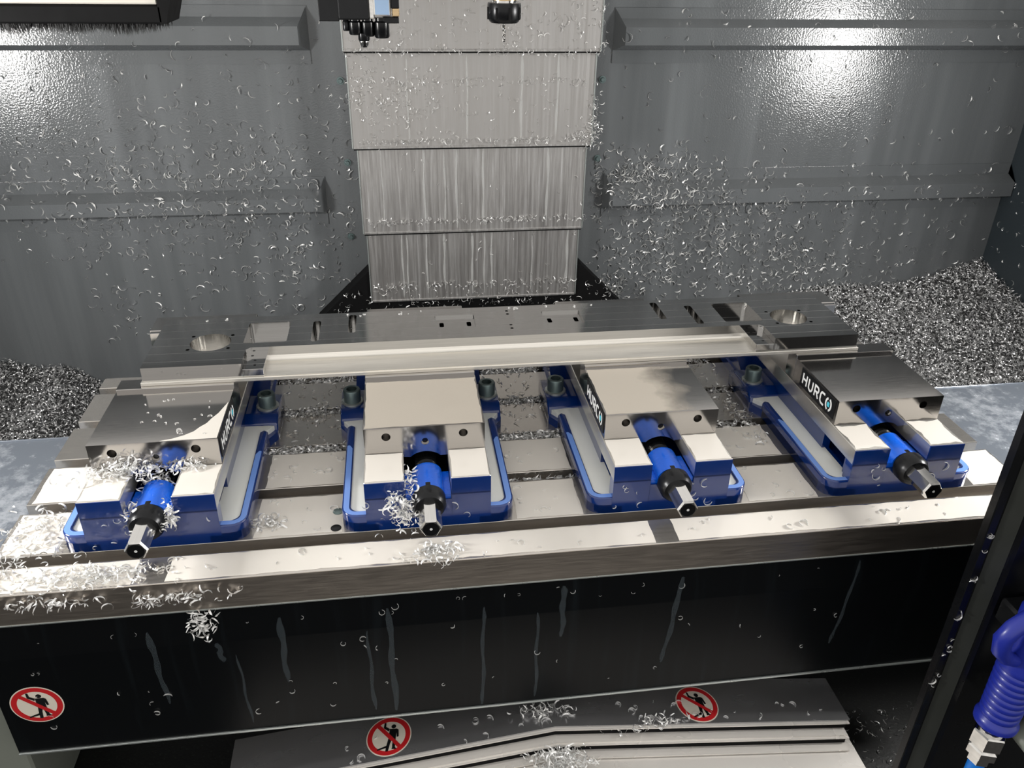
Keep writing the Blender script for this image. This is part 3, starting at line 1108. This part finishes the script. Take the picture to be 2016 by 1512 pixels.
# front ledge floor and the two corner pockets
for x0, x1 in ((264.5, 292), (986, 1013.5)):
    bm = bmesh.new()
    abox(bm, x0 + dx_, x1 + dx_, 264 + dy_, 314 + dy_, zz(117), zz(128), 0.4)
    cpk = finish(bm, 'corner_ledge', M['plate'], wp)
    for hx_, hy_ in ((0.3, 0.85), (0.5, 0.55), (0.55, 0.25)):
        bm = bmesh.new()
        acyl(bm, (x0 + 27 * hx_ + dx_, 264 + 48 * hy_ + dy_, zz(127)), (x0 + 27 * hx_ + dx_, 264 + 48 * hy_ + dy_, zz(128.1)), 2.0, n=12)
        finish(bm, 'drill_mark', M['black'], cpk)
bm = bmesh.new()
abox(bm, 292 + dx_, 986 + dx_, 262.2 + dy_, 314 + dy_, zz(115), zz(118), 0.0)
fl = [(314, 118), (314, 123), (312.5, 123), (310.5, 120), (308, 118.6), (306, 118)]
finish(bm, 'front_ledge', M['plate_floor'], wp)
bm = bmesh.new()
prism(bm, [(y + dy_, z + dz_) for y, z in [(306, 117.5), (306, 118), (308, 118.4), (310.6, 119.9), (312, 122.5), (312.4, 124), (313, 124), (313, 117.5)]], YZ, 292 + dx_, 986 + dx_)
finish(bm, 'ledge_fillet', M['plate_floor'], wp, True)
bm = bmesh.new()
abox(bm, 133.5 + dx_, 1144.5 + dx_, 260.5 + dy_, 421 + dy_, zz(HS), zz(117), 0.5)
finish(bm, 'stock_lip', M['plate_floor'], wp)

# ================================================================== DOOR POST AND AIR GUN (right front)
post = bmesh.new()
prism(post, [(1066, -140), (1066, -149), (1067, -150), (1075, -150), (1076, -148), (1094, -160), (1098, -162), (1700, -162), (1700, -140)], XY, ZPAN, 900)
dp = struct(finish(post, 'door_1', M['black_gloss'], None))
dp['label'] = 'black sliding door post at the right front'
bm = bmesh.new()
prism(bm, [(1077.5, -149.4), (1092, -159.1), (1092.6, -158.5), (1078, -148.6)], XY, ZPAN, 900)
finish(bm, 'door_bevel_reflection', M['bevel_reflection'], dp)  # grey face paints the floor's reflection onto the post bevel

ag = thing('air_blow_gun', (1112, -204, -120), 'blue plastic air blow gun with ribbed grip and chrome fitting at the right edge', 'air gun')
bm = bmesh.new()
prof = [(0, 20), (2, 22.5), (8, 23), (11, 21)]
for i in range(9):
    z = 14 + i * 8.6
    prof += [(z, 19.0 + 0.25 * i), (z + 2.2, 20.6 + 0.25 * i), (z + 6.4, 20.6 + 0.25 * i)]
prof += [(98, 21), (112, 21), (130, 22), (160, 22), (168, 16)]
lathe(bm, (0, 0, 0), (0.05, 0.03, 1), prof, 32)
finish(bm, 'grip', M['gun_blue'], ag, True)
bm = bmesh.new()
pts = [(-14, -4, 104), (-28, -6, 112), (-40, -8, 126), (-43, -8, 142), (-36, -8, 156), (-20, -6, 166), (0, -4, 176), (24, -2, 184), (50, 0, 190)]
sweep(bm, pts, [7, 8, 9, 9.5, 9.5, 9.5, 9.5, 9.5, 9], 14)
finish(bm, 'trigger_lever', M['gun_blue'], ag, True)
bm = bmesh.new()
sweep(bm, [(5, 4, 165), (20, 5, 185), (60, 8, 205), (150, 12, 215)], [16, 17, 16, 12], 18)
finish(bm, 'barrel', M['gun_blue'], ag, True)
bm = bmesh.new()
lathe(bm, (0, 0, 1), (-0.05, -0.03, -1), [(0, 13), (4, 13), (5, 11.5), (8, 11.5), (9, 13), (12, 13)], 28)
finish(bm, 'thread_collar', M['chrome'], ag, True)
bm = bmesh.new()
lathe(bm, (-0.6, -0.4, -11), (-0.05, -0.03, -1), [(0, 17), (2, 18), (20, 18), (24, 14), (26, 17), (36, 17), (38, 12), (48, 12)], 6)
finish(bm, 'hose_fitting', M['chrome'], ag)
bm = bmesh.new()
sweep(bm, [(-3, -2, -52), (-4, -3, -90), (-5, -3, -140), (-4, -4, -260)], 9, 16)
finish(bm, 'air_hose', M['hose_blue'], ag, True)
bm = bmesh.new()
abox(bm, -12, 40, 15, 42, 120, 150, 3)
finish(bm, 'hanging_clip', M['black'], ag)

hk = thing('round_handle', (1146, -215, -152), 'pale grey round handle end at the lower right edge', 'handle')
bm = bmesh.new()
lathe(bm, (0, 0, 0), (0.75, 0.0, 0.66), [(0, 17), (3, 21), (8, 22.5), (70, 23)], 28)
finish(bm, 'handle_tube', M['olive'], hk, True)
bm = bmesh.new()
abox(bm, 30, 60, 10, 53, 10, 45, 3)
finish(bm, 'handle_bracket', M['black'], hk)

# ================================================================== CHIPS
NV = 7


def chip_arrays(pos, nrm, size, width, flat, lift=0.3):
    """curled ribbons. pos, nrm (N,3) in mm; size (N,) arc radius; returns verts, faces"""
    N = len(pos)
    nrm = nrm / np.linalg.norm(nrm, axis=1, keepdims=True)
    tilt = rng.normal(size=(N, 3)) * flat[:, None]
    z = nrm + tilt
    z /= np.linalg.norm(z, axis=1, keepdims=True)
    a = rng.normal(size=(N, 3))
    x = np.cross(a, z); x /= np.linalg.norm(x, axis=1, keepdims=True)
    y = np.cross(z, x)
    span = rng.uniform(1.2, 4.6, N)
    pitch = rng.uniform(-0.35, 0.35, N)
    t = np.linspace(-0.5, 0.5, NV)[None, :] * span[:, None]
    tw = rng.uniform(-1, 1, N)[:, None] * t * 0.5 + rng.uniform(-0.6, 0.6, N)[:, None]
    R = size[:, None]
    cx = R * np.cos(t) - (R * 0.6); cy = R * np.sin(t); czz = pitch[:, None] * R * t
    taper = 1 - 0.75 * (np.abs(np.linspace(-1, 1, NV)) ** 3)[None, :]
    hw = width[:, None] * 0.5 * taper
    # ribbon width direction blends between the local normal and radial
    wr, wz = np.sin(tw), np.cos(tw)
    def P(sg):
        lx = cx + sg * hw * wr * np.cos(t); ly = cy + sg * hw * wr * np.sin(t); lz = czz + sg * hw * wz
        return (pos + nrm * lift)[:, None, :] + lx[..., None] * x[:, None, :] + ly[..., None] * y[:, None, :] + (lz + hw)[..., None] * z[:, None, :]
    A, B = P(-1), P(1)
    V = np.stack([A, B], axis=2).reshape(N * NV * 2, 3)
    base = (np.arange(N) * NV * 2)[:, None]
    k = np.arange(NV - 1)[None, :] * 2
    q = np.stack([base + k, base + k + 1, base + k + 3, base + k + 2], axis=2).reshape(-1, 4)
    return V, q


def ribbon_object(name, V, q, parent=None, mat='chip'):
    me = bpy.data.meshes.new(name)
    me.vertices.add(len(V)); me.vertices.foreach_set('co', (V * S).astype(np.float32).ravel())
    me.loops.add(q.size); me.loops.foreach_set('vertex_index', q.astype(np.int32).ravel())
    me.polygons.add(len(q))
    me.polygons.foreach_set('loop_start', np.arange(0, q.size, 4, dtype=np.int32))
    me.polygons.foreach_set('use_smooth', np.ones(len(q), dtype=bool))
    me.update(calc_edges=True)
    return link(name, me, M[mat], parent)


def stuff(name, pos, nrm, smin, smax, wmin, wmax, flat, label, lift=0.3):
    pos = np.asarray(pos, float); nrm = np.broadcast_to(np.asarray(nrm, float), pos.shape).copy()
    N = len(pos)
    V, q = chip_arrays(pos, nrm, rng.uniform(smin, smax, N), rng.uniform(wmin, wmax, N), np.full(N, flat), lift)
    o = ribbon_object(name, V, q)
    return tag(o, label, 'metal chips', kind='stuff')


U = rng.uniform
G = rng.normal


def cloud(n, x0, x1, z0, z1):
    return np.stack([U(x0, x1, n), U(z0, z1, n)], 1)


def blob(n, cx, cz, sx, sz):
    return np.stack([G(cx, sx, n), G(cz, sz, n)], 1)


def wall_depth(x, z):
    """how far the pressed ribs stand out from the back wall"""
    d = np.zeros_like(x)
    for (a, b, s1, s2, zt, zb) in ((XL, 330, 507, 455, 526, 428), (915, XR, 507, 455, 526, 428), (XL, 335, 197, 150, 220, 124), (913, XR, 197, 146, 220, 124)):
        inx = (x > a) & (x < b)
        d = np.where(inx & (z < zt) & (z > zb), np.maximum(d, 2), d)
        d = np.where(inx & (z < s1) & (z > s1 - 13), np.maximum(d, 2 + 28 * (s1 - z) / 13), d)
        d = np.where(inx & (z <= s1 - 13) & (z >= s2 + 8), 30, d)
        d = np.where(inx & (z < s2 + 8) & (z > s2 - 4), np.maximum(d, 2 + 28 * (z - s2 + 4) / 12), d)
    return d


wl = np.concatenate([cloud(260, -420, 395, 60, 430), blob(420, -20, 235, 190, 60), blob(240, 150, 190, 170, 50), cloud(260, -150, 400, -130, 150), cloud(50, -300, 395, 300, 540), blob(80, 280, 60, 60, 60)])
wr_ = np.concatenate([cloud(120, 885, 1800, 260, 530), blob(330, 990, 205, 70, 30), blob(320, 1080, 150, 130, 60), cloud(260, 890, 1780, 60, 230), blob(330, 1180, 60, 150, 55), blob(420, 1330, -10, 170, 45), blob(240, 1000, -10, 80, 60), blob(130, 930, -50, 25, 18)])
wa = np.concatenate([wl, wr_])
ok = ((wa[:, 0] < 396) | (wa[:, 0] > 884)) & (wa[:, 0] > XL + 10) & (wa[:, 0] < XR - 10) & (wa[:, 1] > -200)
wa = wa[ok]
wp3 = np.stack([wa[:, 0], WY - wall_depth(wa[:, 0], wa[:, 1]), wa[:, 1]], 1)
stuff('wall_chips', wp3, (0, -1, 0), 3.2, 9.5, 1.8, 3.4, 0.25, 'curled aluminium chips stuck all over the grey back wall')

rw = np.stack([np.full(140, XR), U(500, 890, 140), U(-60, 260, 140)], 1)
stuff('side_wall_chips', rw, (-1, 0, 0), 3, 7, 1.4, 2.5, 0.3, 'aluminium chips stuck to the dark right side wall')

# chips on the column cover
cp = []
def cov(pts, y):
    cp.append(np.stack([pts[:, 0], np.full(len(pts), y), pts[:, 1]], 1))
cov(cloud(260, 402, 878, 452, 545), 832)
cov(cloud(70, 402, 878, 449, 462), 830)
cov(blob(230, 500, 372, 55, 32), 838); cov(blob(60, 430, 380, 20, 40), 838)
cov(np.stack([U(412, 868, 110), G(405, 4, 110)], 1), 838)
cov(cloud(40, 560, 860, 310, 390), 838); cov(blob(90, 855, 305, 14, 14), 837); cov(blob(60, 864, 340, 5, 26), 837)
cov(cloud(130, 410, 868, 294, 303), 836)
cov(cloud(150, 418, 858, 136, 147), 842); cov(cloud(10, 425, 850, 160, 280), 844)
cov(cloud(24, 425, 848, 20, 130), 850); cov(cloud(110, 424, 850, -2, 10), 848)
cpa = np.concatenate(cp)
stuff('cover_chips', cpa, (0, -1, 0), 2.2, 6.0, 1.2, 2.4, 0.35, 'small aluminium chips clinging to the stainless column cover')
fc = np.stack([U(330, 950, 330), np.full(330, 851.0), U(-75, -5, 330)], 1)
fc = fc[(np.abs(fc[:, 0] - 637) < 225 + (36 - fc[:, 2]) * 0.95)]
stuff('foot_chips', fc, (0, -1, 0.2), 3, 7, 1.4, 2.6, 0.5, 'aluminium chips lying on the black column foot')


# heaps of chips at the back
def smooth(x, pts):
    xs, ys = zip(*pts)
    return np.interp(x, xs, ys)


def h_right(x, y):
    hw = smooth(x, [(900, -140), (1050, -110), (1200, -92), (1350, -70), (1500, -50), (1600, -52), (1700, -45), (1790, -8), (1825, 4)])
    f = (WY - y) / 400.0
    hf = smooth(x, [(900, -330), (1200, -250), (1400, -170), (1825, -120)])
    return hw + (hf - hw) * f ** 0.9 + 7 * np.sin(x * 0.021) * np.sin(y * 0.027) + 10 * np.sin(x * 0.011 + 1) * f


def h_left(x, y):
    hw = smooth(x, [(-560, -150), (-360, -160), (-230, -172), (-120, -212), (0, -250), (150, -330)])
    f = (WY - y) / 400.0
    hf = smooth(x, [(-560, -190), (-300, -215), (-100, -260), (150, -360)])
    return hw + (hf - hw) * f ** 0.9 + 8 * np.sin(x * 0.018 + 1) * np.sin(y * 0.03) + 6 * np.sin(x * 0.05)


def heap(h, x0, x1, y0, y1, n, label, smin, smax):
    t = thing('chip_heap', ((x0 + x1) / 2, (y0 + y1) / 2, ZPAN), label, 'chip heap')
    t['kind'] = 'stuff'
    org = np.array(((x0 + x1) / 2, (y0 + y1) / 2, ZPAN))
    nx, ny = 60, 26
    gx, gy = np.meshgrid(np.linspace(x0, x1, nx), np.linspace(y0, y1, ny), indexing='ij')
    gz = h(gx, gy) - 5
    bm = bmesh.new()
    top = [[bm.verts.new((gx[i, j] - org[0], gy[i, j] - org[1], gz[i, j] - org[2])) for j in range(ny)] for i in range(nx)]
    bot = [[bm.verts.new((gx[i, j] - org[0], gy[i, j] - org[1], 0)) for j in (0, ny - 1)] for i in range(nx)]
    for i in range(nx - 1):
        for j in range(ny - 1):
            bm.faces.new((top[i][j], top[i + 1][j], top[i + 1][j + 1], top[i][j + 1]))
        bm.faces.new((bot[i][0], bot[i + 1][0], top[i + 1][0], top[i][0]))
    co = finish(bm, 'heap_core', M['gasket'], t)
    co['kind'] = 'stuff'
    px, py = U(x0, x1, n), U(y0, y1, n)
    pz = h(px, py) + U(-6, 4, n)
    pos = np.stack([px, py, pz], 1) - org
    V, q = chip_arrays(pos, np.tile((0, -0.4, 1.0), (n, 1)), U(smin, smax, n), U(1.3, 2.6, n), np.full(n, 0.9), 0)
    o = ribbon_object('heap_chips', V, q, t, 'heap_chip')
    o['kind'] = 'stuff'


heap(h_right, 900, XR - 1, 500, WY - 1, 34000, 'big heap of aluminium chips behind the right end of the table', 2.6, 6.0)
heap(h_left, XL + 1, 160, 480, WY - 1, 26000, 'heap of aluminium chips behind the left end of the table', 2.0, 4.8)

# chips in the T-slots and on the table between the vises
sl = []
gaps = [(278, 398), (604, 702), (912, 1004)]
for gi, (a, b) in enumerate(gaps):
    for si, n, zt in ((4, 260, 0), (3, 300, 3), (2, 320, 0)):
        s0, s1 = slots[si]
        m = n if gi < 2 else n // 3
        sl.append(np.stack([U(a, b, m), U(s0 + 1, s1 - 1, m), U(-9, zt, m)], 1))
    sl.append(np.stack([U(a, b, 30), U(275, 350, 30), np.full(30, 0.5)], 1))
    sl.append(np.stack([U(a, b, 26), U(372, 450, 26), np.full(26, 0.5)], 1))
s0, s1 = slots[1]
sl.append(np.stack([U(610, 700, 110), U(s0 + 1, s0 + 8, 110), U(-10, -3, 110)], 1))
sl.append(np.stack([G(990, 8, 60), U(190, 330, 60), np.full(60, 1.0)], 1))
sl.append(np.stack([G(330, 16, 90), G(355, 6, 90), U(0, 4, 90)], 1))
stuff('slot_chips', np.concatenate(sl), (0, 0, 1), 2.6, 6.5, 1.3, 2.6, 0.7, 'aluminium chips filling the T-slots between the vises')


def clump(n, c, s, label, smin=3, smax=7, zfall=True):
    c, s = np.array(c, float), np.array(s, float)
    p = G(size=(n, 3)) * s * 0.5
    if zfall:
        rr = np.sqrt((p[:, 0] / s[0]) ** 2 + (p[:, 1] / s[1]) ** 2)
        p[:, 2] = np.abs(p[:, 2]) * np.clip(1.3 - rr, 0.1, 1)
    return stuff('chip_clump', p + c, (0, 0, 1), smin, smax, 1.3, 2.6, 0.8, label)


clump(230, (142, 118, HB), (42, 18, 16), 'tangle of chips heaped on the left rail of the leftmost vise')
clump(60, (212, 122, HB), (24, 8, 8), 'few chips along the right rail of the leftmost vise, by the jaw')
clump(90, (176, 120, 52), (16, 14, 14), 'chips caught around the lead screw of the leftmost vise')
clump(70, (158, 70, 42), (10, 26, 16), 'chips packed left of the screw housing on the leftmost vise')
clump(60, (202, 60, 40), (8, 18, 22), 'chips packed right of the screw housing on the leftmost vise')
clump(170, (472, 50, 38), (24, 14, 30), 'tangle of chips hanging left of the collar on the second vise', zfall=False)
clump(40, (478, 85, 58), (10, 24, 8), 'chips on the left shoulder of the bright blue housing, second vise')
clump(110, (506, 12, 0.5), (34, 18, 5), 'chips lying on the table edge in front of the second vise')
clump(60, (305, 92, 0.5), (18, 12, 10), 'small pile of chips on the table between the first two vises')
clump(240, (115, 18, 0.5), (90, 22, 7), 'wet chips spread on the table edge in front of the leftmost vise')
clump(150, (40, 100, 0.5), (60, 60, 6), 'chips lying on the table left of the leftmost vise')
clump(100, (8, 30, 0.5), (40, 50, 6), 'chips at the left front corner of the table')
clump(420, (655, -60, -318), (42, 30, 34), 'ball of tangled chips on the ridge of the front way cover', 3.5, 8)
clump(70, (640, 10, -290), (34, 10, 8), 'chips under the apron near the way cover ridge')
clump(90, (790, -12, -310), (60, 12, 6), 'chips strewn on the way cover below the right sticker')
clump(60, (232, -6, -62), (14, 6, 20), 'tuft of chips hanging on the black apron', zfall=False)
clump(60, (70, -4, -14), (70, 4, 8), 'chips stuck to the table front edge at the left', zfall=False)
clump(70, (210, -4, -20), (60, 4, 8), 'line of chips stuck to the table front edge below the leftmost vise', zfall=False)

# dark pan with loose chips
pf = np.stack([np.concatenate([U(-60, 240, 420), U(1080, 1330, 520)]), U(-200, 60, 940), np.full(940, ZPAN)], 1)
stuff('pan_chips', pf, (0, 0, 1), 2.5, 6, 1.0, 1.8, 0.5, 'loose chips lying in the dark pan below the apron')

# ---------------------------------------------------- the largest chips, one by one
variants = []
for i in range(10):
    bm = bmesh.new()
    R = 3.2 + 0.5 * i
    span = [2.6, 4.2, 1.6, 3.4, 5.0, 2.2, 3.0, 1.2, 3.8, 2.8][i]
    n = 8
    wd = 1.1 + 0.08 * i
    rings = []
    for k in range(n + 1):
        a = (k / n - 0.5) * span
        tp = 1 - 0.7 * abs(2 * k / n - 1) ** 3
        c_, s_ = math.cos(a), math.sin(a)
        rings.append([bm.verts.new(((R + d) * c_ - R * 0.6, (R + d) * s_, 0.15 + h * wd * tp + 0.5 * (k / n) * (i % 3))) for d, h in ((-.12, 0), (.35, 0), (.35, 1.7), (-.12, 1.7))])
    for A, B in zip(rings, rings[1:]):
        for k in range(4):
            j = (k + 1) % 4
            bm.faces.new((A[k], A[j], B[j], B[k]))
    bm.faces.new(rings[0][::-1]); bm.faces.new(rings[-1])
    bmesh.ops.recalc_face_normals(bm, faces=bm.faces[:])
    bmesh.ops.scale(bm, vec=(S, S, S), verts=bm.verts[:])
    me = bpy.data.meshes.new('metal_chip')
    bm.to_mesh(me); bm.free()
    me.materials.append(M['chip'])
    variants.append(me)


def lone(n, fn, nrm, label, group, scale=(0.55, 1.05)):
    nrm = Vector(nrm).normalized()
    for i in range(n):
        o = bpy.data.objects.new('metal_chip', random.choice(variants))
        o.location = Vector(fn()) * S
        q = nrm.to_track_quat('Z', 'Y').to_matrix() @ Matrix.Rotation(random.uniform(0, 6.28), 3, 'Z') @ Matrix.Rotation(random.uniform(-0.12, 0.12), 3, 'X')
        o.rotation_euler = q.to_euler()
        s = random.uniform(*scale)
        o.scale = (s, s, s)
        col.objects.link(o)
        tag(o, label(o.location / S) if callable(label) else label, 'chip', group)


ru = random.uniform
lone(46, lambda: (ru(-20, 1180), ru(6, 40), 0.1), (0, 0, 1), lambda p: 'curled chip on the front table strip ' + ('before the leftmost vise' if p.x < 300 else 'before the second vise' if p.x < 650 else 'before the third vise' if p.x < 950 else 'before the rightmost vise'), 'chips on the front table strip')
def on_strip2():
    a, b = random.choice([(290, 390), (612, 690), (915, 1005), (0, 66)])
    return (ru(a, b), ru(70, 143), 0.1)
lone(46, on_strip2, (0, 0, 1), lambda p: 'curled chip on the second table strip ' + ('left of the leftmost vise' if p.x < 100 else 'between first and second vise' if p.x < 500 else 'between second and third vise' if p.x < 800 else 'between third and rightmost vise'), 'chips on the second table strip')
def on_strip3():
    a, b = random.choice([(290, 390), (612, 690), (915, 1000)])
    return (ru(a, b), ru(171, 244), 0.1)
lone(30, on_strip3, (0, 0, 1), lambda p: 'curled chip on the third table strip ' + ('left of the leftmost vise' if p.x < 100 else 'between first and second vise' if p.x < 500 else 'between second and third vise' if p.x < 800 else 'between third and rightmost vise'), 'chips on the third table strip')
lone(36, lambda: (ru(10, 1050), -0.3, ru(-245, -100)), (0, -1, 0), lambda p: 'chip stuck to the lower face of the black apron, ' + ('left third' if p.x < 350 else 'middle third' if p.x < 700 else 'right third'), 'chips on the black apron', (0.3, 0.75))
lone(20, lambda: (ru(10, 1000), 3.6, ru(-80, -60)), (0, -1, 0.15), lambda p: 'chip stuck to the upper bend of the black apron, ' + ('left half' if p.x < 500 else 'right half'), 'chips on the apron bend', (0.3, 0.7))
def on_cover():
    x = ru(330, 1060)
    return (x, ru(-14, 24), -289.8 - 0.125 * abs(x - 655))
lone(34, on_cover, (0, 0, 1), lambda p: 'chip lying on the ' + ('left' if p.x < 655 else 'right') + ' slope of the front way cover', 'chips on the front way cover')
def vf():
    x = random.choice(vx)
    return (x + random.choice((-1, 1)) * ru(24, 74), YB - 0.8, ru(6, 45))
lone(30, vf, (0, -1, 0), lambda p: 'chip stuck to the blue front of the ' + ('leftmost' if p.x < 300 else 'second' if p.x < 650 else 'third' if p.x < 950 else 'rightmost') + ' vise', 'chips on the vise fronts')
lone(16, lambda: (ru(1068, 1074), -150.2, ru(-150, 120)), (0, -1, 0), 'single chip stuck to the black door post', 'chips on the door post', (0.4, 0.9))
def pt():
    return (ru(150, 1130), ru(398, 414), ZT + 0.05)
lone(14, pt, (0, 0, 1), 'tiny chip lying on the back of the aluminium plate', 'chips on the aluminium plate', (0.3, 0.55))
lone(20, lambda: (ru(120, 240), ru(140, 240), HJ + 0.05), (0, 0, 1), 'tiny chip on the moving jaw of the leftmost vise', 'chips on the leftmost jaw', (0.25, 0.5))
